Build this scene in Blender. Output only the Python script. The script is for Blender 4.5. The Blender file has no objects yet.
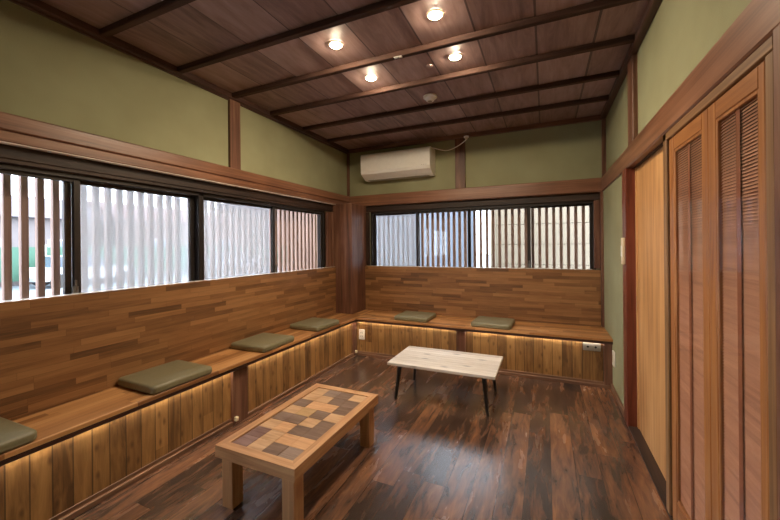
import bpy, bmesh, math, random
from mathutils import Vector, Matrix
random.seed(7)
SC = bpy.context.scene
COL = SC.collection

# ------------------------------------------------------------------ helpers
class MB:
    """collects shapes; build() links them as ONE mesh object"""
    def __init__(self):
        self.bm = bmesh.new()
    def _merge(self, t, mi=0):
        for f in t.faces: f.material_index = mi
        me = bpy.data.meshes.new('tmp'); t.to_mesh(me); t.free()
        self.bm.from_mesh(me); bpy.data.meshes.remove(me)
        return self
    def box(self, x0, x1, y0, y1, z0, z1, bev=0.0, mi=0, seg=1, rot=None):
        t = bmesh.new()
        bmesh.ops.create_cube(t, size=1.0)
        M = Matrix.Translation(((x0+x1)/2, (y0+y1)/2, (z0+z1)/2)) @ Matrix.Diagonal((abs(x1-x0), abs(y1-y0), abs(z1-z0), 1))
        bmesh.ops.transform(t, matrix=M, verts=t.verts)
        if bev > 0:
            bmesh.ops.bevel(t, geom=list(t.edges), offset=bev, segments=seg, profile=0.5, affect='EDGES')
        if rot is not None:
            c = Vector(((x0+x1)/2, (y0+y1)/2, (z0+z1)/2))
            bmesh.ops.transform(t, matrix=Matrix.Translation(c) @ rot @ Matrix.Translation(-c), verts=t.verts)
        return self._merge(t, mi)
    def cyl(self, p0, p1, r0, r1=None, n=16, mi=0, bev=0.0):
        r1 = r0 if r1 is None else r1
        p0, p1 = Vector(p0), Vector(p1); d = p1-p0
        t = bmesh.new()
        bmesh.ops.create_cone(t, cap_ends=True, segments=n, radius1=r0, radius2=r1, depth=d.length)
        if bev > 0:
            es = [e for e in t.edges if abs(abs(e.verts[0].co.z) - d.length/2) < 1e-6 and abs(e.verts[0].co.z - e.verts[1].co.z) < 1e-6]
            bmesh.ops.bevel(t, geom=es, offset=bev, segments=2, profile=0.5, affect='EDGES')
        q = Vector((0, 0, 1)).rotation_difference(d.normalized()).to_matrix().to_4x4()
        bmesh.ops.transform(t, matrix=Matrix.Translation((p0+p1)/2) @ q, verts=t.verts)
        return self._merge(t, mi)
    def sphere(self, c, r, sx=1, sy=1, sz=1, n=16, mi=0):
        t = bmesh.new()
        bmesh.ops.create_uvsphere(t, u_segments=n, v_segments=n//2+2, radius=r)
        bmesh.ops.transform(t, matrix=Matrix.Translation(c) @ Matrix.Diagonal((sx, sy, sz, 1)), verts=t.verts)
        return self._merge(t, mi)
    def extrude(self, prof, axis, a0, a1, mi=0):
        """prof: list of 2D points; axis 'x': (y,z) profile swept along x; 'y': (x,z); 'z': (x,y)"""
        t = bmesh.new()
        def P(p, a):
            return {'x': (a, p[0], p[1]), 'y': (p[0], a, p[1]), 'z': (p[0], p[1], a)}[axis]
        A = [t.verts.new(P(p, a0)) for p in prof]; B = [t.verts.new(P(p, a1)) for p in prof]
        n = len(prof)
        t.faces.new(A); t.faces.new(B[::-1])
        for i in range(n):
            t.faces.new((A[i], B[i], B[(i+1) % n], A[(i+1) % n]))
        bmesh.ops.recalc_face_normals(t, faces=t.faces)
        return self._merge(t, mi)
    def tube(self, pts, r, n=8):
        pts = [Vector(p) for p in pts]
        t = bmesh.new(); rings = []
        for i, p in enumerate(pts):
            d = (pts[min(i+1, len(pts)-1)] - pts[max(i-1, 0)]).normalized()
            q = Vector((0, 0, 1)).rotation_difference(d)
            rings.append([t.verts.new(p + q @ Vector((r*math.cos(2*math.pi*k/n), r*math.sin(2*math.pi*k/n), 0))) for k in range(n)])
        for a, b in zip(rings, rings[1:]):
            for k in range(n):
                t.faces.new((a[k], a[(k+1) % n], b[(k+1) % n], b[k]))
        t.faces.new(rings[0][::-1]); t.faces.new(rings[-1])
        bmesh.ops.recalc_face_normals(t, faces=t.faces)
        return self._merge(t)
    def build(self, name, mats, parent=None, smooth=False):
        me = bpy.data.meshes.new(name)
        self.bm.to_mesh(me); self.bm.free()
        for m in (mats if isinstance(mats, (list, tuple)) else [mats]): me.materials.append(m)
        if smooth:
            for p in me.polygons: p.use_smooth = True
            me.set_sharp_from_angle(angle=math.radians(35))
        o = bpy.data.objects.new(name, me); COL.objects.link(o)
        if parent is not None: o.parent = parent
        return o

def tag(o, label=None, cat=None, group=None, kind=None):
    if label: o['label'] = label
    if cat: o['category'] = cat
    if group: o['group'] = group
    if kind: o['kind'] = kind
    return o
def empty(name, loc=(0, 0, 0)):
    o = bpy.data.objects.new(name, None); COL.objects.link(o); o.location = loc
    o.empty_display_size = 0.05
    return o
def thing(name, label, cat, loc=(0, 0, 0), group=None):
    return tag(empty(name, loc), label, cat, group)
def struct(o, label=None, cat=None):
    return tag(o, label, cat, None, 'structure')
def copy_tree(o, parent=None):
    c = o.copy(); COL.objects.link(c)
    if parent is not None: c.parent = parent
    for ch in list(o.children): copy_tree(ch, c)
    return c

# ------------------------------------------------------------------ materials
def srgb(r, g, b):
    f = lambda c: c/12.92 if c <= .04045 else ((c+.055)/1.055)**2.4
    return (f(r/255), f(g/255), f(b/255), 1)
class NT:
    def __init__(self, name):
        self.m = bpy.data.materials.new(name); self.m.use_nodes = True
        self.t = self.m.node_tree; self.t.nodes.clear()
        self.out = self.n('ShaderNodeOutputMaterial')
    def n(self, ty, **kw):
        nd = self.t.nodes.new(ty)
        for k, v in kw.items(): setattr(nd, k, v)
        return nd
    def l(self, a, b): self.t.links.new(a, b)
    def setin(self, nd, i, v):
        if isinstance(v, bpy.types.NodeSocket): self.l(v, nd.inputs[i])
        else: nd.inputs[i].default_value = v
    def math(self, op, a, b=0.0, c=0.0):
        nd = self.n('ShaderNodeMath', operation=op)
        self.setin(nd, 0, a); self.setin(nd, 1, b)
        if op in ('MULTIPLY_ADD',): self.setin(nd, 2, c)
        return nd.outputs[0]
    def ramp(self, fac, cols, pos=None):
        nd = self.n('ShaderNodeValToRGB'); e = nd.color_ramp.elements
        k = len(cols); pos = pos or [i/(k-1) for i in range(k)]
        while len(e) < k: e.new(0.5)
        for i in range(k): e[i].position = pos[i]; e[i].color = cols[i]
        self.setin(nd, 0, fac); return nd.outputs[0]
    def mix(self, f, a, b):
        nd = self.n('ShaderNodeMix', data_type='RGBA')
        self.setin(nd, 0, f); self.setin(nd, 6, a); self.setin(nd, 7, b); return nd.outputs[2]
    def noise(self, vec, scale, detail=4, rough=.55, dist=0.0):
        nd = self.n('ShaderNodeTexNoise')
        self.setin(nd, 'Vector', vec); nd.inputs['Scale'].default_value = scale
        nd.inputs['Detail'].default_value = detail; nd.inputs['Roughness'].default_value = rough
        nd.inputs['Distortion'].default_value = dist
        return nd.outputs[0]
    def obj(self):
        return self.n('ShaderNodeTexCoord').outputs['Object']
    def bsdf(self, color, rough=.5, metal=0.0, spec=.5, normal=None, coat=0.0):
        b = self.n('ShaderNodeBsdfPrincipled')
        self.setin(b, 'Base Color', color); self.setin(b, 'Roughness', rough); b.inputs['Metallic'].default_value = metal
        b.inputs['Specular IOR Level'].default_value = spec
        if coat: b.inputs['Coat Weight'].default_value = coat; b.inputs['Coat Roughness'].default_value = .15
        if normal is not None: self.l(normal, b.inputs['Normal'])
        self.l(b.outputs[0], self.out.inputs[0]); return b
    def bump(self, h, strength=.2, dist=.005):
        nd = self.n('ShaderNodeBump'); nd.inputs['Strength'].default_value = strength; nd.inputs['Distance'].default_value = dist
        self.l(h, nd.inputs['Height']); return nd.outputs[0]

def plain(name, col, rough=.5, metal=0.0, spec=.5, var=.06, scale=30.0):
    t = NT(name); n = t.noise(t.obj(), scale, 3)
    c2 = tuple(min(1, c*(1+var)) for c in col[:3])+(1,); c1 = tuple(c*(1-var) for c in col[:3])+(1,)
    t.bsdf(t.ramp(n, [c1, c2], [.35, .65]), rough, metal, spec); return t.m

def wood(name, cols, axis=2, rough=.5, gs=1.3, gv=22, spec=.4, bump=.15, pos=None):
    """solid timber, grain along axis"""
    t = NT(name); mp = t.n('ShaderNodeMapping'); t.l(t.obj(), mp.inputs[0])
    rnd = t.n('ShaderNodeObjectInfo').outputs['Random']
    cv = t.n('ShaderNodeCombineXYZ')
    for i in range(3): t.setin(cv, i, t.math('MULTIPLY', rnd, 13.7))
    t.l(cv.outputs[0], mp.inputs['Location'])
    s = [gv]*3; s[axis] = gs; mp.inputs['Scale'].default_value = s
    n1 = t.noise(mp.outputs[0], 1.0, 6, .6, .8)
    n2 = t.noise(t.obj(), 2.2, 2)
    f = t.math('ADD', t.math('MULTIPLY', n1, .75), t.math('MULTIPLY', n2, .25))
    t.bsdf(t.ramp(f, cols, pos or [.33+.34*i/(len(cols)-1) for i in range(len(cols))]), rough, 0, spec, t.bump(n1, bump, .004)); return t.m

def staves(name, u, v, L, h, cols, rough=.5, seam=(.02, .004), seamcol=None, gs=1.6, gv=26, wv=.5, wn=.35, wb=.25,
           bscale=1.5, spec=.4, bump=.15, voff=0.0, pos=None, knots=None, rvar=0.0, seamamt=.7, same=False, ndist=1.4, uoff=0.0):
    """boards/staves laid along axis u, h wide across axis v, L long with staggered ends; per-board tone"""
    t = NT(name); o = t.obj()
    sp = t.n('ShaderNodeSeparateXYZ'); t.l(o, sp.inputs[0])
    U, V, W = sp.outputs[u], sp.outputs[v], sp.outputs[3-u-v]
    vs = t.math('DIVIDE', t.math('ADD', V, voff+100*h), h)
    row = t.math('FLOOR', vs); fv = t.math('FRACT', vs)
    w1 = t.n('ShaderNodeTexWhiteNoise', noise_dimensions='1D'); t.l(row, w1.inputs['W'])
    us = t.math('ADD', t.math('DIVIDE', t.math('ADD', U, uoff), L), t.math('MULTIPLY', w1.outputs[0], 0.0 if same else 7.31))
    cell = t.math('FLOOR', us); fu = t.math('FRACT', us)
    cc = t.n('ShaderNodeCombineXYZ'); t.l(row, cc.inputs[0]); t.l(cell, cc.inputs[1])
    w2 = t.n('ShaderNodeTexWhiteNoise', noise_dimensions='2D'); t.l(cc.outputs[0], w2.inputs['Vector'])
    val = w2.outputs[0]
    gx = t.n('ShaderNodeCombineXYZ')
    t.setin(gx, 0, t.math('MULTIPLY_ADD', U, gs, t.math('MULTIPLY', val, 31.0)))
    t.setin(gx, 1, t.math('MULTIPLY_ADD', V, gv, t.math('MULTIPLY', val, 17.0)))
    t.setin(gx, 2, t.math('MULTIPLY', W, gv))
    n1 = t.noise(gx.outputs[0], 1.0, 7, .62, .9)
    n2 = t.noise(gx.outputs[0], bscale*.25, 5, .62, ndist)
    f = t.math('ADD', t.math('ADD', t.math('MULTIPLY', val, wv), t.math('MULTIPLY', n1, wn)), t.math('MULTIPLY', n2, wb))
    c = t.ramp(f, cols, pos or [.25+.5*i/(len(cols)-1) for i in range(len(cols))])
    if knots:
        kx = t.n('ShaderNodeCombineXYZ')
        t.setin(kx, 0, t.math('MULTIPLY', U, knots[0])); t.setin(kx, 1, t.math('MULTIPLY', V, knots[1]))
        vo = t.n('ShaderNodeTexVoronoi', voronoi_dimensions='2D'); t.l(kx.outputs[0], vo.inputs['Vector']); vo.inputs['Scale'].default_value = 1
        k = t.ramp(vo.outputs['Distance'], [(1, 1, 1, 1), (0, 0, 0, 1)], [.03, .14])
        c = t.mix(t.math('MULTIPLY', k, knots[3]), c, knots[2])
    em = t.math('MULTIPLY', t.math('MINIMUM', fv, t.math('SUBTRACT', 1.0, fv)), h)
    eu = t.math('MULTIPLY', t.math('MINIMUM', fu, t.math('SUBTRACT', 1.0, fu)), L)
    sm = t.math('MAXIMUM', t.math('LESS_THAN', em, seam[0]*.5), t.math('LESS_THAN', eu, seam[1]*.5))
    c = t.mix(t.math('MULTIPLY', sm, seamamt), c, seamcol or srgb(30, 18, 12))
    hgt = t.math('SUBTRACT', t.math('MULTIPLY', n1, .5), sm)
    r = rough if not rvar else t.math('MULTIPLY_ADD', n2, rvar, rough-rvar*.5)
    t.bsdf(c, r, 0, spec, t.bump(hgt, bump, .004)); return t.m

def plaster(name, c1, c2):
    t = NT(name); o = t.obj()
    n1 = t.noise(o, 2.5, 3); n2 = t.noise(o, 140, 4, .7)
    t.bsdf(t.ramp(n1, [c1, c2], [.3, .7]), .95, 0, .15, t.bump(n2, .35, .003)); return t.m

def emis(name, col, s):
    t = NT(name); e = t.n('ShaderNodeEmission'); e.inputs[0].default_value = col; e.inputs[1].default_value = s
    t.l(e.outputs[0], t.out.inputs[0]); return t.m

def glass(name, tint=(.97, .985, 1, 1), refl=1.0):
    t = NT(name); tr = t.n('ShaderNodeBsdfTransparent'); tr.inputs[0].default_value = tint
    gl = t.n('ShaderNodeBsdfGlossy'); gl.inputs['Roughness'].default_value = .03
    fr = t.n('ShaderNodeFresnel'); fr.inputs[0].default_value = 1.5
    mx = t.n('ShaderNodeMixShader'); ge = t.n('ShaderNodeNewGeometry'); t.l(t.math('MULTIPLY', t.math('MULTIPLY', fr.outputs[0], refl), t.math('SUBTRACT', 1.0, ge.outputs['Backfacing'])), mx.inputs[0])
    t.l(tr.outputs[0], mx.inputs[1]); t.l(gl.outputs[0], mx.inputs[2]); t.l(mx.outputs[0], t.out.inputs[0]); return t.m

def meshscreen(name, op=.5):
    t = NT(name); tr = t.n('ShaderNodeBsdfTransparent')
    d = t.n('ShaderNodeBsdfDiffuse'); d.inputs[0].default_value = (.60, .61, .63, 1)
    tl = t.n('ShaderNodeBsdfTranslucent'); tl.inputs[0].default_value = (.60, .61, .63, 1)
    m1 = t.n('ShaderNodeMixShader'); m1.inputs[0].default_value = .6
    t.l(d.outputs[0], m1.inputs[1]); t.l(tl.outputs[0], m1.inputs[2])
    mx = t.n('ShaderNodeMixShader'); mx.inputs[0].default_value = op
    t.l(tr.outputs[0], mx.inputs[1]); t.l(m1.outputs[0], mx.inputs[2]); t.l(mx.outputs[0], t.out.inputs[0]); return t.m

M = {}
M['plaster'] = plaster('green_plaster', srgb(146, 144, 112), srgb(158, 157, 124))
M['post'] = {a: wood('red_brown_timber_'+n, [srgb(74, 47, 36), srgb(108, 72, 55), srgb(136, 98, 77)], a, .45) for a, n in ((0, 'x'), (1, 'y'), (2, 'z'))}
M['rail'] = {a: wood('lacquered_rail_'+n, [srgb(90, 58, 42), srgb(128, 86, 63), srgb(154, 110, 84)], a, .35, 1.0, 30, .5) for a, n in ((0, 'x'), (1, 'y'))}
M['dark'] = {a: wood('dark_stained_wood_'+n, [srgb(34, 24, 20), srgb(54, 38, 30), srgb(72, 52, 40)], a, .55) for a, n in ((0, 'x'), (1, 'y'), (2, 'z'))}
M['beam'] = wood('ceiling_beam_wood', [srgb(50, 34, 29), srgb(72, 50, 42), srgb(88, 64, 54)], 0, .65, spec=.2)
M['redpost'] = wood('red_lacquered_post', [srgb(78, 36, 25), srgb(112, 55, 38), srgb(134, 72, 52)], 2, .4)
M['beam_y'] = wood('cornice_wood', [srgb(58, 40, 34), srgb(84, 58, 48), srgb(102, 74, 62)], 1, .5)
M['ceil'] = staves('ceiling_boards', 1, 0, .465, .33, [srgb(86, 64, 60), srgb(148, 119, 112), srgb(180, 152, 146)], .5, (.013, 0.0), srgb(34, 22, 20),
                   gs=3.0, gv=18, wv=.18, wn=.5, wb=.32, voff=.37, spec=.35, same=True, uoff=-.266)
M['floor'] = staves('walnut_plank_floor', 1, 0, 1.2, .125, [srgb(32, 25, 23), srgb(66, 50, 43), srgb(110, 76, 57), srgb(150, 104, 72)], .26, (.004, .004), srgb(24, 17, 14),
                    gs=4.5, gv=26, wv=.14, wn=.46, wb=.42, bscale=1.2, spec=.9, bump=.10, voff=.732, rvar=.12, pos=[.36, .47, .57, .70], ndist=.35, seamamt=.8)
BR = [srgb(90, 60, 36), srgb(134, 93, 57), srgb(162, 117, 75), srgb(184, 138, 94)]
M['back_l'] = staves('backrest_staves_y', 1, 2, .34, .034, BR, .5, (.0012, .0015), srgb(60, 36, 20), gs=3, gv=40, wv=.23, seamamt=.45, voff=.436)
M['back_b'] = staves('backrest_staves_x', 0, 2, .34, .034, BR, .5, (.0012, .0015), srgb(60, 36, 20), gs=3, gv=40, wv=.23, seamamt=.45, voff=.436)
ST = [srgb(118, 76, 44), srgb(158, 108, 64), srgb(186, 132, 82), srgb(204, 152, 100)]
M['seat_l'] = staves('seat_staves_y', 1, 0, .5, .041, ST, .42, (.0012, .0015), srgb(70, 42, 24), gs=3, gv=40, wv=.42, seamamt=.4)
M['seat_b'] = staves('seat_staves_x', 0, 1, .5, .041, ST, .42, (.0012, .0015), srgb(70, 42, 24), gs=3, gv=40, wv=.42, seamamt=.4)
CD = [srgb(92, 62, 34), srgb(158, 116, 68), srgb(188, 144, 90), srgb(204, 164, 110)]
M['panel_l'] = staves('cedar_boards_left', 2, 1, 3.0, .0755, CD, .55, (.005, 0), srgb(38, 25, 15), gs=3.2, gv=26, wv=.14, voff=-.68, knots=(5, 11, srgb(70, 44, 24), .6))
M['panel_b'] = staves('cedar_boards_back', 2, 0, 3.0, .0805, CD, .55, (.005, 0), srgb(38, 25, 15), gs=3.2, gv=26, wv=.14, voff=.487, knots=(5, 11, srgb(70, 44, 24), .6))
M['skirt'] = {a: wood('skirting_wood_'+n, [srgb(84, 58, 44), srgb(116, 84, 64), srgb(140, 104, 80)], a, .5) for a, n in ((0, 'x'), (1, 'y'))}
M['lip'] = {a: wood('seat_lip_wood_'+n, [srgb(44, 26, 20), srgb(60, 36, 28), srgb(76, 46, 36)], a, .45) for a, n in ((0, 'x'), (1, 'y'))}
M['ply'] = wood('plywood_door', [srgb(168, 120, 74), srgb(200, 150, 98), srgb(216, 170, 118)], 2, .5, .8, 14)
M['doorwood'] = {a: wood('oiled_door_wood_'+n, [srgb(124, 74, 38), srgb(158, 102, 56), srgb(182, 126, 74)], a, .42) for a, n in ((1, 'y'), (2, 'z'))}
M['jamb'] = {a: wood('weathered_jamb_wood_'+n, [srgb(96, 66, 40), srgb(130, 94, 60), srgb(156, 116, 78)], a, .5, 1.0, 34) for a, n in ((1, 'y'), (2, 'z'))}
M['blind'] = wood('blind_slat_wood', [srgb(142, 96, 72), srgb(170, 118, 90), srgb(186, 134, 104)], 1, .5, 2, 40)
M['tape'] = plain('blind_tape', srgb(132, 74, 44), .8)
M['table'] = {a: wood('oak_table_wood_'+n, [srgb(152, 108, 70), srgb(184, 138, 96), srgb(206, 162, 118)], a, .5, 1.6, 34) for a, n in ((0, 'x'), (1, 'y'), (2, 'z'))}
TL = {'P': (122, 92, 82), 'T': (182, 144, 106), 'D': (114, 90, 74), 'G': (132, 110, 96), 'O': (192, 146, 104), 'Y': (170, 136, 92)}
M['tile'] = {k: wood('inlay_tile_'+k.lower()*3, [srgb(*[max(0, x-26) for x in c]), srgb(*c), srgb(*[min(255, x+16) for x in c])], 0, .5, 6, 60) for k, c in TL.items()}
M['white_plank'] = staves('whitewashed_planks', 0, 1, 3.0, .1, [srgb(172, 160, 148), srgb(222, 214, 206), srgb(236, 234, 232)], .5, (.003, 0), srgb(110, 92, 78), gs=5, gv=46, wv=.25, voff=0.0,
                          knots=(3.1, 7, srgb(104, 104, 112), .7), seamamt=.7)
M['black_metal'] = plain('black_painted_wood', srgb(26, 24, 24), .4)
M['cushion'] = plain('olive_vinyl', srgb(124, 117, 90), .40, 0, .5, .05, 60)
M['bronze'] = plain('bronze_aluminium', srgb(48, 42, 40), .4, .3)
M['silver'] = plain('pale_aluminium', srgb(206, 206, 208), .35, .3)
M['glass'] = glass('window_glass')
M['doorglass'] = glass('door_glass', (.97, .97, .97, 1), .5)
M['screen'] = meshscreen('insect_mesh', .42)
M['lattice'] = wood('lattice_cedar', [srgb(116, 88, 76), srgb(142, 112, 99), srgb(156, 126, 113)], 2, .7)
M['white'] = plain('white_plastic', srgb(240, 236, 228), .35, 0, .5, .02)
M['ivory'] = plain('ivory_plastic', srgb(222, 206, 176), .4, 0, .5, .02)
M['greyplate'] = plain('grey_metal_plate', srgb(170, 162, 150), .4, .4)
M['hole'] = plain('dark_socket', srgb(30, 28, 26), .6)
M['bulb'] = emis('warm_bulb', (1.0, .82, .58, 1), 520)
M['led'] = emis('warm_led', (1.0, .94, .78, 1), 27.0)
M['underlight'] = wood('window_lit_underside', [srgb(206, 186, 174), srgb(224, 208, 198), srgb(234, 222, 214)], 1, .5)  # window light on the left rail's underside, painted as pale wood
M['ledge'] = plain('pale_window_ledge', srgb(214, 204, 192), .3)
M['steel'] = plain('steel', srgb(120, 112, 104), .35, .8)

# ------------------------------------------------------------------ room dimensions (metres)
XL, XR, YB, ZC, YF = -2.384, .552, 4.03, 2.515, -1.5
XN, YN, XRN = -2.322, 3.968, .507         # rail faces
ZT, ZB = 1.897, 1.760                     # head rail top / bottom
ZS = .436                                 # bench seat top
WT = .11                                  # wall thickness

# floor
o = MB().box(XL-.02, XR+.1, YF, YB, -.05, 0).build('floor', M['floor']); struct(o)
# ceiling: lapped boards
mb = MB(); x = -2.35-.33
xs = []
x = -.37 - .33*7
while x < XR+.05:
    x0, x1 = max(x, XL-.05), min(x+.33, XR+.05)
    if x1 > x0:
        mb.extrude([(x0, ZC), (x1, ZC+.006), (x1, ZC+.03), (x0, ZC+.03)], 'y', YF, YB+.02)
    x += .33
o = mb.build('ceiling', M['ceil']); struct(o)
# walls
LW0, LW1, LZ0, LZ1 = .30, 3.50, .925, 1.675
mb = MB()
for (a, b, z0, z1) in ((YF, YB+WT, -.05, LZ0), (YF, YB+WT, LZ1, ZC+.04), (YF, -1.30, LZ0, LZ1), (.22, LW0, LZ0, LZ1), (LW1, YB+WT, LZ0, LZ1)):
    mb.box(XL-WT, XL, a, b, z0, z1)
struct(mb.build('wall_left', M['plaster']))
BW0, BW1, BZ0, BZ1 = -2.06, .465, .925, 1.70
mb = MB()
for (a, b, z0, z1) in ((XL-.0, XR, -.05, BZ0), (XL, XR, BZ1, ZC+.04), (XL, BW0, BZ0, BZ1), (BW1, XR, BZ0, BZ1)):
    mb.box(a, b, YB, YB+WT, z0, z1)
struct(mb.build('wall_back', M['plaster']))
# right wall: plaster behind the bench, opening for the doors, plaster above the rail
DY0, DY1, XRL = -.6, 2.83, .520
mb = MB()
mb.box(XRL, XR+WT, DY1+.10, YB+WT, -.05, 1.80).box(XR, XR+WT, YF, YB+WT, 1.80, ZC+.04).box(XR, XR+WT, YF, .93, -.05, 1.80).box(XR+.09, XR+WT, .93, DY1, -.05, 1.80)
struct(mb.build('wall_right', M['plaster']))
mb = MB().box(XL-WT, XR+WT, YF-WT, YF, -.05, ZC+.04)
struct(mb.build('wall_front', M['plaster']))

# ceiling beams (thin battens across the boards)
TR = [0]
def trim(mb, mat, lab=None, smooth=False):
    TR[0] += 1
    return struct(mb.build('trim_%d' % TR[0], mat, smooth=smooth))
for y in (-.68, -.215, .25, .715, 1.18, 1.648, 2.115, 2.55, 3.03, 3.495):
    trim(MB().box(XL, XR, y-.004, y+.036, ZC-.033, ZC+.004, .004), M['beam'])
# cornices
c = .042
trim(MB().box(XL, XL+.045, YF, YB, 2.472, ZC+.004, .005).box(XL, XL+.018, YF, YB, 2.462, 2.474, .002), M['beam_y'])
trim(MB().box(XR-.045, XR, YF, YB, 2.472, ZC+.004, .005), M['beam_y'])
trim(MB().box(XL+.02, XR-.02, YB-.045, YB, 2.472, ZC+.004, .005), M['post'][0])
# head rails
trim(MB().box(XN-.06, XN, YF, YN, 1.815, ZT, .006).box(XN-.06, XN-.003, YF, YN, ZB, 1.811, .004), M['rail'][1])
trim(MB().box(XN-.05, XRN+.01, YN, YN+.06, ZB, ZT, .006), M['rail'][0])
trim(MB().box(XRN, XRN+.05, YF, YN+.02, ZB, ZT, .006), M['rail'][1])
trim(MB().box(XL+.014, XN-.006, YF, YN, ZB-.006, ZB-.0005, .001), M['underlight'])  # underside strip of the left rail, window light put into its colour
# lintels between the rails and the windows
trim(MB().box(XL-.06, XL+.012, YF, 3.638, 1.668, ZB+.004, .003).box(XL-.02, XL+.02, YF, 3.638, 1.69, 1.70, .001), M['dark'][1])
trim(MB().box(-2.112, XRN, YB-.012, YB+.06, 1.686, ZB+.004, .003), M['dark'][0])
# wall posts above the rails
trim(MB().box(XL-.02, XL+.026, 2.11, 2.217, ZT-.01, 2.475, .004), M['post'][2])
trim(MB().box(-.943, -.828, YB-.026, YB+.02, ZT-.01, 2.475, .004), M['post'][2])
trim(MB().box(XR-.028, XR+.02, 2.71, 2.86, ZT-.01, 2.475, .004), M['post'][2])
trim(MB().box(XL, XL+.03, YB-.03, YB, ZT-.01, 2.475, .003), M['post'][2])
trim(MB().box(XR-.034, XR, YB-.034, YB, ZT-.01, 2.475, .003), M['post'][2])
BY_ = -1.49
# corner pillar between the two window walls
trim(MB().box(XL+.005, -2.11, 3.64, YB-.005, ZS+.0005, ZB+.003, .006), M['post'][2])
# window jamb boards beside the pillar and at the right-hand corner
trim(MB().box(XL-.06, XL+.03, 3.50, 3.635, 1.003, 1.66, .003).box(XL, XL+.045, 3.58, 3.62, 1.003, 1.66, .003), M['post'][2])
trim(MB().box(-2.108, -2.06, YB-.03, YB+.06, 1.003, 1.68, .003), M['dark'][2])
trim(MB().box(.445, .497, YB-.02, YB+.06, 1.003, 1.68, .003), M['post'][2])
trim(MB().box(.497, XRL+.01, YN-.01, YB, ZS+.001, ZB, .004), M['post'][2])
trim(MB().box(XL-.012, -2.3355, BY_, 3.635, .985, 1.0015, .002), M['ledge'])
trim(MB().box(-2.06, .43, YB-.0595+.058, YB+.012, .985, .996, .002), M['ledge'])
# door opening post on the right wall
trim(MB().box(XRN-.006, XR+WT, DY1, 2.945, 0, ZB+.003, .004), M['redpost'])
# baseboard on the right wall
o = MB().box(XRN-.004, XRL, 2.946, 3.518, 0, .05, .004).build('baseboard_right', M['skirt'][1]); struct(o)

# ------------------------------------------------------------------ windows
def mapper(side):
    if side == 'L': return lambda a0, a1, n0, n1, z0, z1: (XL-n1, XL-n0, a0, a1, z0, z1)
    return lambda a0, a1, n0, n1, z0, z1: (a0, a1, YB+n0, YB+n1, z0, z1)
def window(idx, side, a0, a1, z0, z1, screens=(), inner=(0,), overlap=.06, cuts=None, sw=.032):
    R = mapper(side)
    root = struct(empty('window_%d' % idx, (0, 0, 0)))
    f = MB(); w = .022
    for (b0, b1, c0, c1) in ((a0, a0+w, z0, z1), (a1-w, a1, z0, z1), (a0, a1, z1-.03, z1), (a0, a1, z0, z0+.028)):
        f.box(*R(b0, b1, .012, .105, c0, c1), .002)
    f.build('frame', M['bronze'], root)
    MB().box(*R(a0+w, a1-w, .03, .10, z0+.0282, z0+.0325)).build('sill_track', M['silver'], root)
    cuts = cuts or [(a0+a1)/2]; mid = cuts[-1]
    e = [a0+w] + [q for q in cuts] + [a1-w]
    spans = [(e[i]-(overlap/2 if i else 0), e[i+1]+(overlap/2 if i+2 < len(e) else 0)) for i in range(len(e)-1)]
    for k, (s0, s1) in enumerate(spans):
        n0 = .03 if k in inner else .064
        s = MB(); zz0, zz1 = z0+.034, z1-.02
        for (b0, b1, c0, c1) in ((s0, s0+sw, zz0, zz1), (s1-sw, s1, zz0, zz1), (s0+sw, s1-sw, zz1-.03, zz1), (s0+sw, s1-sw, zz0, zz0+.03)):
            s.box(*R(b0, b1, n0, n0+.026, c0, c1), .002)
        sa = s.build('sash', M['bronze'], root)
        MB().box(*R(s0+sw-.004, s1-sw+.004, n0+.011, n0+.015, zz0+.02, zz1-.02)).build('pane', M['glass'], sa)
        if k in screens:
            e0, e1 = (s0+.005, s1-.02) if k == 0 else (s0+.02, s1-.005)
            g = MB().box(*R(e0, e1, .110, .1104, z0+.03, z1-.01)).build('insect_screen', M['screen'], root)
    # crescent latch on the meeting stile
    l = MB().box(*R(mid-.012, mid+.012, .018, .031, z0+.07, z0+.115), .003).cyl(Vector((R(mid, mid, .02, .02, 0, 0)[0], R(mid, mid, .02, .02, 0, 0)[2], z0+.08)), Vector((R(mid, mid, .02, .02, 0, 0)[0], R(mid, mid, .02, .02, 0, 0)[2], z0+.15)), .006)
    l.build('latch', M['steel'], root)
    return root
window(1, 'L', LW0, 1.866, LZ0, 1.672, screens=(1,), inner=(0,))
window(2, 'L', 1.866, LW1, LZ0, 1.672, screens=(0,), inner=(1,))
window(3, 'B', BW0, BW1, BZ0, 1.69, screens=(0,), inner=(1, 2), cuts=[-1.43, -.80, -.16], overlap=.036, sw=.028)
window(4, 'L', -1.30, .22, LZ0, 1.672, inner=(0,))  # unseen window behind the camera, added to let in more daylight

# wooden lattices outside the windows: each slat a part
def lattice(side, a0, a1, first, pitch, name_label, sw=.030, sd=.034, n0=.165):
    R = mapper(side)
    loc = (XL-n0, (a0+a1)/2, .84) if side == 'L' else ((a0+a1)/2, YB+n0, .84)
    root = thing('window_lattice', name_label, 'lattice', loc, 'cedar lattices outside the windows')
    L = Vector(loc)
    def rel(b): return (b[0]-L.x, b[1]-L.x, b[2]-L.y, b[3]-L.y, b[4]-L.z, b[5]-L.z)
    for z0, z1 in ((.86, .91), (1.76, 1.81)):
        MB().box(*rel(R(a0, a1, n0+sd, n0+sd+.03, z0, z1)), .002).build('rail', M['lattice'], root)
    proto = None; a = first
    while a + sw < a1:
        if proto is None:
            proto = MB().box(*rel(R(a, a+sw, n0, n0+sd, .84, 1.84)), .002).build('slat', M['lattice'], root); base = a
        else:
            s = proto.copy(); COL.objects.link(s); s.parent = root
            if side == 'L': s.location.y = a-base
            else: s.location.x = a-base
        a += pitch
    return root
lattice('L', .30, 1.86, .315, .0665, 'upright cedar slats outside the long left window, at its near half with the clear pane')
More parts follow.
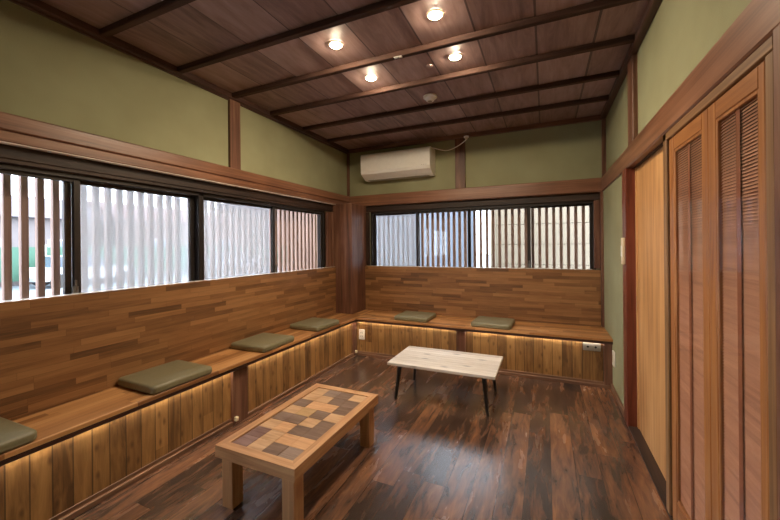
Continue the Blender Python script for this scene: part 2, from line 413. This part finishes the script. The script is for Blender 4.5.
lattice('L', 1.87, 3.80, 1.878, .0685, 'upright cedar slats outside the long left window, at its far half by the corner pillar')
lattice('B', -2.10, -.81, -2.10, .0672, 'upright slats outside the back window, at its left half under the air conditioner')
lattice('B', -.80, .47, -.778, .0708, 'upright slats outside the back window, at its right half in front of cream siding')

# ------------------------------------------------------------------ doors on the right wall
# door_1: plain plywood sliding door, set back behind the post
d1 = struct(empty('door_1'))
MB().box(.562, .590, 1.93, DY1-.001, .014, ZB-.004, .002).build('door_panel', M['ply'], d1)
for y0, y1 in ((DY1-.03, DY1-.002),):
    MB().box(.556, .563, y0, y1, .014, ZB-.004, .001).build('door_stile', M['ply'], d1)
MB().box(.5555, .563, 2.805, 2.815, .80, .90, .001).build('finger_pull', M['steel'], d1)
trim(MB().box(XRN-.002, XR+.08, 1.062, DY1, .0, .012, .002), M['dark'][1])        # sill track
trim(MB().box(XRN+.04, XR+.08, 1.062, DY1, 1.752, 1.81, .002), M['dark'][1])      # head track behind the rail
# casing round the pair of blind doors
trim(MB().box(XRN-.002, XRN+.075, 1.965, 2.012, .0125, 1.753, .004), M['jamb'][2])
trim(MB().box(XRN-.002, XRN+.075, 1.147, 2.012, 1.716, 1.7515, .003), M['jamb'][1])
trim(MB().box(XRN-.002, XRN+.075, 1.143, 1.184, .0125, 1.7155, .005), M['jamb'][2])
trim(MB().box(XRN-.005, XRN+.10, .93, 1.1425, 0.0, ZB-.001, .004), M['post'][2])
def blind_door(idx, y0, y1, st0, st1):
    root = struct(empty('door_%d' % idx))
    X0, X1, z0, z1 = XRN+.004, XRN+.034, .0135, 1.712
    MB().box(X0, X1, y0, y0+st0, z0, z1, .003).build('stile', M['doorwood'][2], root)
    MB().box(X0, X1, y1-st1, y1, z0, z1, .003).build('stile', M['doorwood'][2], root)
    MB().box(X0, X1, y0+st0, y1-st1, z1-.06, z1, .003).build('rail', M['doorwood'][1], root)
    MB().box(X0, X1, y0+st0, y1-st1, z0, z0+.12, .003).build('rail', M['doorwood'][1], root)
    g0, g1, gz0, gz1 = y0+st0, y1-st1, z0+.12, z1-.06
    b = MB()
    for (p, q, r, s) in ((g0, g0+.009, gz0, gz1), (g1-.009, g1, gz0, gz1), (g0+.009, g1-.009, gz0, gz0+.012), (g0+.009, g1-.009, gz1-.012, gz1)):
        b.box(X0+.002, X1-.004, p, q, r, s, .002)
    b.build('glazing_bead', M['doorwood'][2], root)
    MB().box(X0+.0045, X0+.0065, g0+.012, g1-.012, gz0+.012, gz1-.012).build('pane', M['doorglass'], root)
    s = MB(); z = gz0+.005; P = .0098
    ca, sa_ = math.cos(math.radians(32)), math.sin(math.radians(32))
    while z < gz1-.004:
        cx, w, th = X0+.0135, .0058, .0008
        dx, dz = w*sa_*.9, w*ca
        s.extrude([(cx-dx-th*ca, z-dz), (cx+dx-th*ca, z+dz), (cx+dx+th*ca, z+dz), (cx-dx+th*ca, z-dz)], 'y', g0+.002, g1-.002)
        z += P
    bl = s.build('blind', M['blind'], root)
    m = (g0+g1)/2
    MB().box(X0+.0078, X0+.0083, m-.012, m+.012, gz0+.004, gz1-.004).build('ladder_tape', M['tape'], bl)
    # back board of the leaf, seen between the slats
    MB().box(X0+.024, X0+.027, g0, g1, gz0, gz1).build('backing', M['dark'][2], root)
    return root
blind_door(2, 1.538, 1.945, .050, .060)
blind_door(3, 1.197, 1.535, .030, .056)

# ------------------------------------------------------------------ benches
bl = thing('bench', 'long built-in wooden bench below the left window with stave backrest', 'bench', (-2.15, 1.5, 0))
bb = thing('bench', 'shorter built-in wooden bench along the back wall under the air conditioner', 'bench', (-.75, 3.75, 0))
def P(root): 
    l = root.location
    class R(MB):
        def box(self, x0, x1, y0, y1, z0, z1, *a, **k): return MB.box(self, x0-l.x, x1-l.x, y0-l.y, y1-l.y, z0-l.z, z1-l.z, *a, **k)
    return R()
XP, YP = -2.028, 3.535          # front panels
XSF, YSF = -1.973, 3.484        # seat edges
BY0 = -1.49
# left bench
P(bl).box(XL+.002, XSF, BY0, YB-.003, ZS-.022, ZS, .002).build('seat', M['seat_l'], bl)
P(bl).box(XSF-.03, XSF-.002, BY0, YSF+.03, ZS-.045, ZS-.0221, .002).build('seat_lip', M['lip'][1], bl)
P(bl).box(XL+.002, -2.334, BY0, 3.635, ZS+.0003, 1.001, .002).build('backrest', M['back_l'], bl)
P(bl).box(XP-.02, XP, BY0, YP, .0, ZS-.0222).build('front_panel', M['panel_l'], bl)
P(bl).box(XP, XP+.006, BY0, 1.80, .0, .05, .002).box(XP, XP+.02, BY0, YP-.01, 0, .028, .002).build('skirting', M['skirt'][1], bl)
P(bl).box(XP-.02, XP+.022, 1.795, 1.932, 0, ZS-.046, .003).build('post', M['post'][2], bl)
P(bl).box(XP-.02, XP+.032, 3.492, YP+.02, 0, ZS-.046, .003).build('post', M['post'][2], bl)
# back bench
P(bb).box(XSF+.0005, XRL-.001, YSF, YB-.003, ZS-.022, ZS, .002).build('seat', M['seat_b'], bb)
P(bb).box(XSF+.001, XRL-.001, YSF+.002, YSF+.03, ZS-.045, ZS-.0221, .002).build('seat_lip', M['lip'][0], bb)
P(bb).box(-2.108, .494, YB-.06, YB-.003, ZS+.0003, .992, .002).build('backrest', M['back_b'], bb)
P(bb).box(XP+.035, XRL-.001, YP, YP+.02, .0, ZS-.0222).build('front_panel', M['panel_b'], bb)
P(bb).box(XP+.035, XRN-.005, YP-.02, YP, 0, .028, .002).box(XP+.035, XRN-.005, YP-.006, YP, 0, .05, .002).build('skirting', M['skirt'][0], bb)
P(bb).box(-.828, -.742, YP-.022, YP+.02, 0, ZS-.046, .003).build('post', M['post'][2], bb)
P(bb)  .box(.455, XRL-.001, YP-.014, YP-.0005, 0.0, ZS-.046, .002).build('post', M['post'][2], bb)
# LED strips under the seat edges
def led(root, x0, x1, y0, y1):
    P(root).box(x0, x1, y0, y1, ZS-.030, ZS-.0225, .001).build('led_strip', M['led'], root)
for a, b in ((BY0, 1.785), (1.94, 3.485)): led(bl, XP+.014, XP+.022, a, b)
for a, b in ((-1.985, -.835), (-.735, .45)): led(bb, a, b, YP-.019, YP-.012)

# small cable clips at the foot of the bench posts
def clip(lab, x, y, z):
    t = thing('cable_clip', lab, 'clip', (x, y, z), 'cable clips on the bench posts')
    MB().box(-.012, .010, -.011, .011, 0, .030, .004, seg=2).build('body', M['ivory'], t, True)
    MB().box(.0095, .0115, -.007, .007, .01, .024, .001).build('cover', M['ivory'], t)
clip('small white clip at the foot of the middle post of the left bench', XP+.036, 1.812, .03)
clip('small white clip at the foot of the post where the two benches meet', XP+.046, 3.50, .03)

# ------------------------------------------------------------------ cushions
def rounded_slab(w, d, h, r=.03, rt=.018, n=6, crown=.006):
    """soft square pad: rounded plan, rounded edges, slight crown"""
    t = bmesh.new()
    def ring(inset, z):
        pts = []
        rr = max(r-inset, .006)
        for cx, cy, a0 in ((w/2-r, d/2-r, 0), (-w/2+r, d/2-r, 90), (-w/2+r, -d/2+r, 180), (w/2-r, -d/2+r, 270)):
            for k in range(n+1):
                a = math.radians(a0+90*k/n); pts.append((cx+math.cos(a)*rr, cy+math.sin(a)*rr, z))
        return [t.verts.new(p) for p in pts]
    prof = []
    for k in range(6):
        a = math.radians(-90+90*k/5); prof.append((rt*.8*(1-math.cos(a)), rt*.8+rt*.8*math.sin(a)))
    for k in range(6):
        a = math.radians(90*k/5); prof.append((rt*(1-math.cos(a)), h-rt+rt*math.sin(a)))
    rings = [ring(i, z) for i, z in prof]
    m = len(rings[0])
    for a, b in zip(rings, rings[1:]):
        for k in range(m): t.faces.new((a[k], a[(k+1) % m], b[(k+1) % m], b[k]))
    t.faces.new(rings[0][::-1])
    # crowned top
    prev = rings[-1]
    for s, zz in ((.72, crown*.6), (.4, crown*.9)):
        cur = [t.verts.new((v.co.x*s, v.co.y*s, h+zz)) for v in rings[-1]]
        for k in range(m): t.faces.new((prev[k], prev[(k+1) % m], cur[(k+1) % m], cur[k]))
        prev = cur
    t.faces.new(prev)
    bmesh.ops.recalc_face_normals(t, faces=t.faces)
    return t
def make_cushion(lab, loc, rz):
    root = thing('seat_cushion', lab, 'cushion', loc, 'olive vinyl seat cushions on the benches')
    root.rotation_euler.z = rz
    a = MB(); a._merge(rounded_slab(.355, .385, .047)); a.build('pad', M['cushion'], root, True)
    # piping seam round the lower edge
    pts = []
    w, d, r = .355, .385, .03
    for cx, cy, a0 in ((w/2-r, d/2-r, 0), (-w/2+r, d/2-r, 90), (-w/2+r, -d/2+r, 180), (w/2-r, -d/2+r, 270)):
        for k in range(5):
            an = math.radians(a0+90*k/4); pts.append((cx+math.cos(an)*(r-.001), cy+math.sin(an)*(r-.001), .014))
    pts.append(pts[0])
    MB().tube(pts, .0018, 6).build('piping', M['cushion'], root, True)
    return root
cu = make_cushion('olive cushion on the left bench cut off by the left edge of the photo', (-2.15, .565, ZS+.0006), .02)
CUS = [((-2.15, 1.425, ZS+.0006), -.02, 'olive cushion on the left bench behind the tile-topped table, nearest one seen whole'),
       ((-2.15, 2.24, ZS+.0006), .03, 'olive cushion on the left bench, middle of the three whole ones'),
       ((-2.15, 2.955, ZS+.0006), -.02, 'olive cushion on the left bench nearest the corner pillar'),
       ((-1.33, 3.69, ZS+.0006), 1.571-.02, 'olive cushion on the back bench nearest the corner pillar'),
       ((-.49, 3.68, ZS+.0006), 1.571-.05, 'olive cushion on the back bench to the right of its middle post')]
for loc, rz, lab in CUS:
    c_ = copy_tree(cu); c_.location = loc; c_.rotation_euler.z = rz; c_['label'] = lab

# ------------------------------------------------------------------ low table with tile inlay
TX0, TX1, TY0, TY1, TZ = -1.457, -.983, 1.195, 2.012, .302
cx, cy = (TX0+TX1)/2, (TY0+TY1)/2
tb = thing('coffee_table', 'low oak table with patchwork wood tile top in front of the left bench', 'table', (cx, cy, 0))
hw, hl = (TX1-TX0)/2, (TY1-TY0)/2
fw = .048; th = .056
for s in (-1, 1):
    y0, y1 = sorted((s*hl, s*(hl-fw)))
    # mitred frame members
    MB().extrude([(-hw, s*hl), (hw, s*hl), (hw-fw, s*(hl-fw)), (-hw+fw, s*(hl-fw))], 'z', TZ-th, TZ).build('frame_end', M['table'][0], tb)
    MB().extrude([(s*hw, -hl), (s*hw, hl), (s*(hw-fw), hl-fw), (s*(hw-fw), -hl+fw)], 'z', TZ-th, TZ).build('frame_side', M['table'][1], tb)
ROWS = ['PTDG', 'PTOO', 'TODD', 'DDTD', 'TYDT', 'DOOD', 'TTDD', 'TGDT']
keys = list(TL)
mb = MB(); iw, il = 2*(hw-fw)-.004, 2*(hl-fw)-.004
dx, dy = iw/4, il/8
mb.box(-iw/2, iw/2, -il/2, il/2, TZ-.03, TZ-.012, 0, 0)
for r, row in enumerate(ROWS):
    for c_, k in enumerate(row):
        x0, y0 = -iw/2+c_*dx, -il/2+r*dy
        mb.box(x0+.0006, x0+dx-.0006, y0+.0006, y0+dy-.0006, TZ-.012, TZ-.004+random.uniform(-.0006, .0006), .001, 1+keys.index(k))
ti = mb.build('tile_inlay', [M['dark'][0]]+[M['tile'][k] for k in keys], tb)
tag(ti, 'patchwork of dark brown, tan and orange wood squares')
for sx in (-1, 1):
    for sy in (-1, 1):
        lx, ly = sx*(hw-.020-.034), sy*(hl-.020-.034)
        MB().box(lx-.034, lx+.034, ly-.034, ly+.034, 0, TZ-th-.0005, .003).build('leg', M['table'][2], tb)

# ------------------------------------------------------------------ whitewashed low table
WX0, WX1, WY0, WY1, WZ = -1.187, -.335, 2.598, 3.108, .302
cx, cy = (WX0+WX1)/2, (WY0+WY1)/2
wt = thing('coffee_table', 'low table with whitewashed plank top and splayed black legs, in front of back bench', 'table', (cx, cy, 0))
hw, hl = (WX1-WX0)/2, (WY1-WY0)/2
mb = MB()
for k in range(5):
    y0 = -hl+k*2*hl/5
    mb.box(-hw, hw, y0+.0004, y0+2*hl/5-.0004, WZ-.022, WZ, .002)
mb.build('table_top', M['white_plank'], wt)
for y in (-hl+.12, hl-.12):
    MB().box(-hw+.08, hw-.08, y-.018, y+.018, WZ-.042, WZ-.0225, .002).build('batten', M['table'][0], wt)
for sx in (-1, 1):
    for sy in (-1, 1):
        top = Vector((sx*(hw-.090), sy*(hl-.060), WZ-.028)); bot = Vector((sx*(hw-.060), sy*(hl-.030), 0.0))
        d = (bot-top).normalized()
        lg = MB().cyl(bot, top, .011, .0185, 16).build('leg', M['black_metal'], wt, True)
        MB().box(top.x-.03, top.x+.03, top.y-.03, top.y+.03, WZ-.027, WZ-.0222, .001).build('mounting_plate', M['black_metal'], lg)

# ------------------------------------------------------------------ air conditioner
AX0, AX1, AZ0, AZ1, AD = -2.075, -1.185, 2.07, 2.378, .215
ac = thing('air_conditioner', 'white split air conditioner high on the back wall near the corner', 'air conditioner', ((AX0+AX1)/2, YB, AZ0))
W2 = (AX1-AX0)/2; Hh = AZ1-AZ0
prof = [(0, 0.02), (0, Hh), (-AD+.03, Hh), (-AD+.008, Hh-.008), (-AD, Hh-.03), (-AD, .085), (-AD+.012, .06), (-.09, .0), (-.02, 0.0)]
MB().extrude(prof, 'x', -W2, W2).build('body', M['white'], ac)
MB().box(-W2+.004, W2-.004, -AD-.006, -AD+.004, .088, Hh-.022, .004, seg=2).build('front_panel', M['white'], ac)
rot = Matrix.Rotation(math.radians(-38), 4, 'X')
MB().box(-W2+.05, W2-.11, -.165, -.085, .024, .031, .002, rot=Matrix.Rotation(math.radians(-26), 4, 'X')).build('louvre', M['white'], ac)
MB().box(-W2+.05, W2-.05, -.12, -.03, -.004, .0, .001).build('air_outlet', M['greyplate'], ac)
for k, xx in enumerate((W2-.10, W2-.075, W2-.05)):
    MB().box(xx, xx+.010, -AD-.0075, -AD-.0055, .10, .106, .0005).build('indicator', M['greyplate'], ac)
# cord from the unit up to the ceiling outlet
cp = thing('ceiling_outlet', 'small white outlet on the ceiling edge above the air conditioner cord', 'outlet', (-.80, 3.955, 2.487))
MB().cyl((0, 0, -.032), (0, 0, -.015), .027, .03, 20, bev=.003).build('body', M['white'], cp, True)
MB().cyl((0, 0, -.05), (0, 0, -.0322), .014, .018, 16, bev=.002).build('plug', M['ivory'], cp, True)
def bez(p0, p1, p2, p3, n=14):
    return [tuple((1-t)**3*a+3*(1-t)**2*t*b+3*(1-t)*t*t*c+t**3*d for a, b, c, d in zip(p0, p1, p2, p3)) for t in [i/n for i in range(n+1)]]
loc = ac.location
pa = (W2-.06, -.10, Hh-.004); pz = (-.80-loc.x, 3.955-loc.y, 2.487-.052-loc.z)
pm = (W2+.14, -.06, Hh-.035)
pts = bez(pa, (W2-.02, -.10, Hh+.03), (W2+.07, -.08, Hh-.03), pm) + bez(pm, (W2+.21, -.05, Hh-.04), (pz[0]-.06, pz[1], pz[2]-.05), pz)[1:]
MB().tube(pts, .0055, 8).build('power_cord', M['white'], ac, True)

# ------------------------------------------------------------------ ceiling lamps, detector
def downlight(lab, x, y):
    t = thing('spotlight', lab, 'ceiling light', (x, y, ZC), 'warm ceiling spotlights')
    r = MB().cyl((0, 0, -.005), (0, 0, .001), .046, .048, 28, bev=.001)
    r.build('trim_ring', M['ivory'], t, True)
    s = MB().sphere((0, 0, -.003), .036, 1, 1, .3, 20)
    s.build('bulb', M['bulb'], t, True)
downlight('glowing warm spotlight, left one of the pair farther from the back wall', -1.190, 1.879)
downlight('glowing warm spotlight, left one of the pair nearer the back wall', -1.187, 2.360)
downlight('glowing warm spotlight, right one of the pair farther from the back wall', -.541, 1.863)
downlight('glowing warm spotlight, right one of the pair nearer the back wall', -.542, 2.334)
sd = thing('smoke_detector', 'round white smoke detector on the ceiling boards beyond the spotlights', 'smoke detector', (-.883, 2.864, ZC+.002))
MB().cyl((0, 0, -.018), (0, 0, 0), .058, .058, 28, bev=.003).build('base', M['white'], sd, True)
MB().cyl((0, 0, -.045), (0, 0, -.0182), .032, .046, 28, bev=.005).build('head', M['white'], sd, True)
MB().cyl((0, 0, -.048), (0, 0, -.0452), .016, .018, 20).build('sensor_grille', M['greyplate'], sd, True)
h = thing('ceiling_hook', 'small pale metal plate on a ceiling beam between the spotlights', 'hook', (-.87, 2.125, ZC-.0275))
MB().box(-.028, .028, -.012, .012, -.007, 0, .002).build('plate', M['white'], h)
MB().cyl((0, 0, -.014), (0, 0, -.0072), .005, .004, 10).build('screw', M['steel'], h, True)
h = thing('ceiling_cover', 'small flat round cover on the ceiling boards beside the right spotlights', 'cover', (-.735, 2.38, ZC+.003))
MB().cyl((0, 0, -.008), (0, 0, 0), .024, .024, 20, bev=.002).build('disc', M['ceil'], h, True)
MB().cyl((0, 0, -.010), (0, 0, -.0082), .004, .004, 10).build('screw', M['steel'], h, True)

# ------------------------------------------------------------------ outlets and switches
s = thing('wall_outlet', 'white upright outlet plate on the back bench front near the corner', 'outlet', (-1.925, YP-.0005, .24))
MB().box(-.036, .036, -.009, 0, -.058, .058, .004, seg=2).build('plate', M['white'], s, True)
for z in (-.02, .02):
    MB().box(-.012, -.008, -.0098, -.0088, z-.008, z+.008).box(.006, .010, -.0098, -.0088, z-.008, z+.008).build('socket', M['hole'], s)
s = thing('wall_outlet', 'wide grey outlet plate on the right end of the back bench front', 'outlet', (.365, YP-.0005, .345))
MB().box(-.068, .068, -.009, 0, -.034, .034, .004, seg=2).build('plate', M['greyplate'], s, True)
for x in (-.03, .03):
    MB().cyl((x, -.0105, 0), (x, -.0085, 0), .009, .009, 14).build('socket', M['hole'], s)
s = thing('wall_outlet', 'narrow white plate on the green wall beside the right bench end', 'outlet', (XRL, 3.43, .29))
MB().box(-.012, 0, -.035, .035, -.062, .062, .004, seg=2).build('plate', M['white'], s, True)
MB().box(-.0135, -.0115, -.012, .012, -.03, .03, .001).build('socket', M['ivory'], s)
s = thing('wall_switch', 'ivory switch box on the edge of the reddish door post', 'switch', (XRN-.006, 2.875, 1.19))
MB().box(-.016, 0, -.03, .03, -.085, .10, .004, seg=2).build('plate', M['ivory'], s, True)
MB().box(-.020, -.0155, -.014, .014, -.03, .045, .002).build('rocker', M['white'], s)

# ------------------------------------------------------------------ outside
GZ = -.55
o = MB().box(-60, 20, -30, 70, GZ-.2, GZ).build('street', plain('asphalt', srgb(92, 102, 108), .9)); tag(o, kind='structure')
def house(lab, x0, x1, y0, y1, h, wallc, roofc, rh=1.4, axis='y', wins=()):
    t = thing('house', lab, 'building', ((x0+x1)/2, (y0+y1)/2, GZ), 'houses across the street')
    w, d = (x1-x0)/2, (y1-y0)/2
    MB().box(-w, w, -d, d, 0, h).build('wall', plain('house_wall_render', wallc, .9, var=.04, scale=4), t)
    e = .4
    if axis == 'y': pr = [(-w-e, h), (w+e, h), (0, h+rh)]; mb = MB().extrude(pr, 'y', -d-e, d+e)
    else: pr = [(-d-e, h), (d+e, h), (0, h+rh)]; mb = MB().extrude(pr, 'x', -w-e, w+e)
    mb.build('roof', plain('house_roof_tile', roofc, .8, var=.1, scale=8), t)
    for (yy, z) in wins:
        f = MB().box(w, w+.05, yy-.7, yy+.7, z, z+1.1, .01).build('window', M['silver'], t)
        MB().box(w+.045, w+.056, yy-.62, yy+.62, z+.08, z+1.02).build('pane', plain('far_glass', srgb(96, 112, 130), .1), f)
house('pale grey rendered house with a dark grey roof across the street', -30, -24, 3, 12, 3.4, srgb(100, 94, 94), srgb(58, 54, 60), wins=((-2.8, 1.2), (0, 1.2), (2.8, 1.2)))
house('beige house with a reddish roof across the street', -31, -24.5, 13.5, 23, 3.6, srgb(104, 90, 84), srgb(76, 52, 50), wins=((-2.6, 1.3), (0.2, 1.3), (3, 1.3)))
house('tall pale house farthest along the street', -30, -23, 25, 37, 5.4, srgb(90, 84, 80), srgb(48, 44, 48), wins=((-2.2, 1.0), (1.0, 1.0)))
# hedge-coloured mesh fence on the far kerb
fc = thing('fence', 'green mesh fence along the far side of the street', 'fence', (-22.7, 17, GZ))
MB().box(-.02, .02, -16, 16, .3, 1.9).build('mesh_panel', plain('green_fence', srgb(48, 84, 68), .7), fc)
for k in range(9): MB().cyl((0.03, -16+4*k, 0), (0.03, -16+4*k, 2.0), .04).build('post', M['silver'], fc)
# parked cars
def car(lab, loc, colr, rz=0):
    t = thing('car', lab, 'car', loc, 'cars parked across the street'); t.rotation_euler.z = rz
    paint = plain('car_paint', colr, .25, .1)
    MB().extrude([(-2, .32), (2, .32), (2.02, .62), (1.9, .82), (1.1, .92), (-1.7, .95), (-2.02, .80), (-2.05, .5)], 'y', -.82, .82).build('body', paint, t)
    MB().extrude([(1.05, .90), (-1.6, .93), (-1.25, 1.42), (.25, 1.45)], 'y', -.70, .70).build('cabin', plain('car_window', srgb(60, 70, 82), .1), t)
    MB().box(-1.25, .3, -.72, .72, 1.42, 1.48, .02).build('roof', paint, t)
    for xx in (-1.3, 1.3):
        for yy in (-.8, .8): MB().cyl((xx, yy-.1, .32), (xx, yy+.1, .32), .32, .32, 20).build('wheel', M['hole'], t)
car('white car parked beyond the clear near pane of the left window', (-21.3, 9.9, GZ), srgb(150, 154, 158), 1.571)
car('silver car parked along the street farther back', (-21.5, 19.5, GZ), srgb(140, 150, 160), 1.571)
# neighbouring walls behind the back window
nb = thing('neighbour_wall', 'cream sided wall standing close behind the right half of the back window', 'wall', (1.0, 5.6, GZ))
mb = MB()
for k in range(14): mb.box(-1.72, 2.2, 0, .08, k*.30, k*.30+.293, .004)
mb.box(-1.72, 2.2, .02, .07, 0, 4.2)
mb.build('siding', plain('cream_siding', srgb(124, 112, 95), .8, var=.03), nb)
MB().box(-1.78, -1.70, -.02, .08, 0, 4.2, .005).build('corner_board', plain('cream_trim', srgb(130, 120, 104), .7), nb)
nb = thing('neighbour_wall', 'pale blue grey wall standing farther off behind the left half of the back window', 'wall', (-3.6, 7.2, GZ))
MB().box(-1.9, 2.3, 0, .12, 0, 3.4).build('panel', plain('blue_grey_render', srgb(88, 94, 104), .85, var=.03, scale=3), nb)
MB().box(-1.95, 2.35, -.25, .3, 3.4, 3.5, .01).build('eave', plain('eave_board', srgb(70, 72, 78), .8), nb)

# ------------------------------------------------------------------ sky and lamps
w = bpy.data.worlds.new('World'); SC.world = w; w.use_nodes = True
bg = w.node_tree.nodes.get('Background') or w.node_tree.nodes.new('ShaderNodeBackground')
bg.inputs[0].default_value = (.84, .91, 1.0, 1); bg.inputs[1].default_value = 6.2
SC.cycles.transparent_max_bounces = 24
SC.cycles.max_bounces = 10; SC.cycles.diffuse_bounces = 6

# ------------------------------------------------------------------ camera
F, YAW, ROLL = 350.738, .4167, -.0096
cam = bpy.data.cameras.new('camera'); co = bpy.data.objects.new('camera', cam); COL.objects.link(co)
c, s = math.cos(YAW), math.sin(YAW); cr, sr = math.cos(ROLL), math.sin(ROLL)
right = Vector((c, s, 0)); up = Vector((0, 0, 1)); fwd = Vector((-s, c, 0))
Rc = right*cr + up*sr; Uc = -right*sr + up*cr
co.matrix_world = Matrix(((Rc.x, Uc.x, -fwd.x, 0), (Rc.y, Uc.y, -fwd.y, 0), (Rc.z, Uc.z, -fwd.z, 1.25), (0, 0, 0, 1)))
cam.sensor_fit = 'HORIZONTAL'; cam.sensor_width = 36; cam.lens = F*36/780
cam.shift_y = -(260-245.711)/780; cam.clip_start = .02
SC.camera = co
SC.view_settings.view_transform = 'Standard'; SC.view_settings.look = 'None'
SC.view_settings.exposure = 1.2; SC.view_settings.gamma = 1.0; SC.view_settings.use_curve_mapping = False
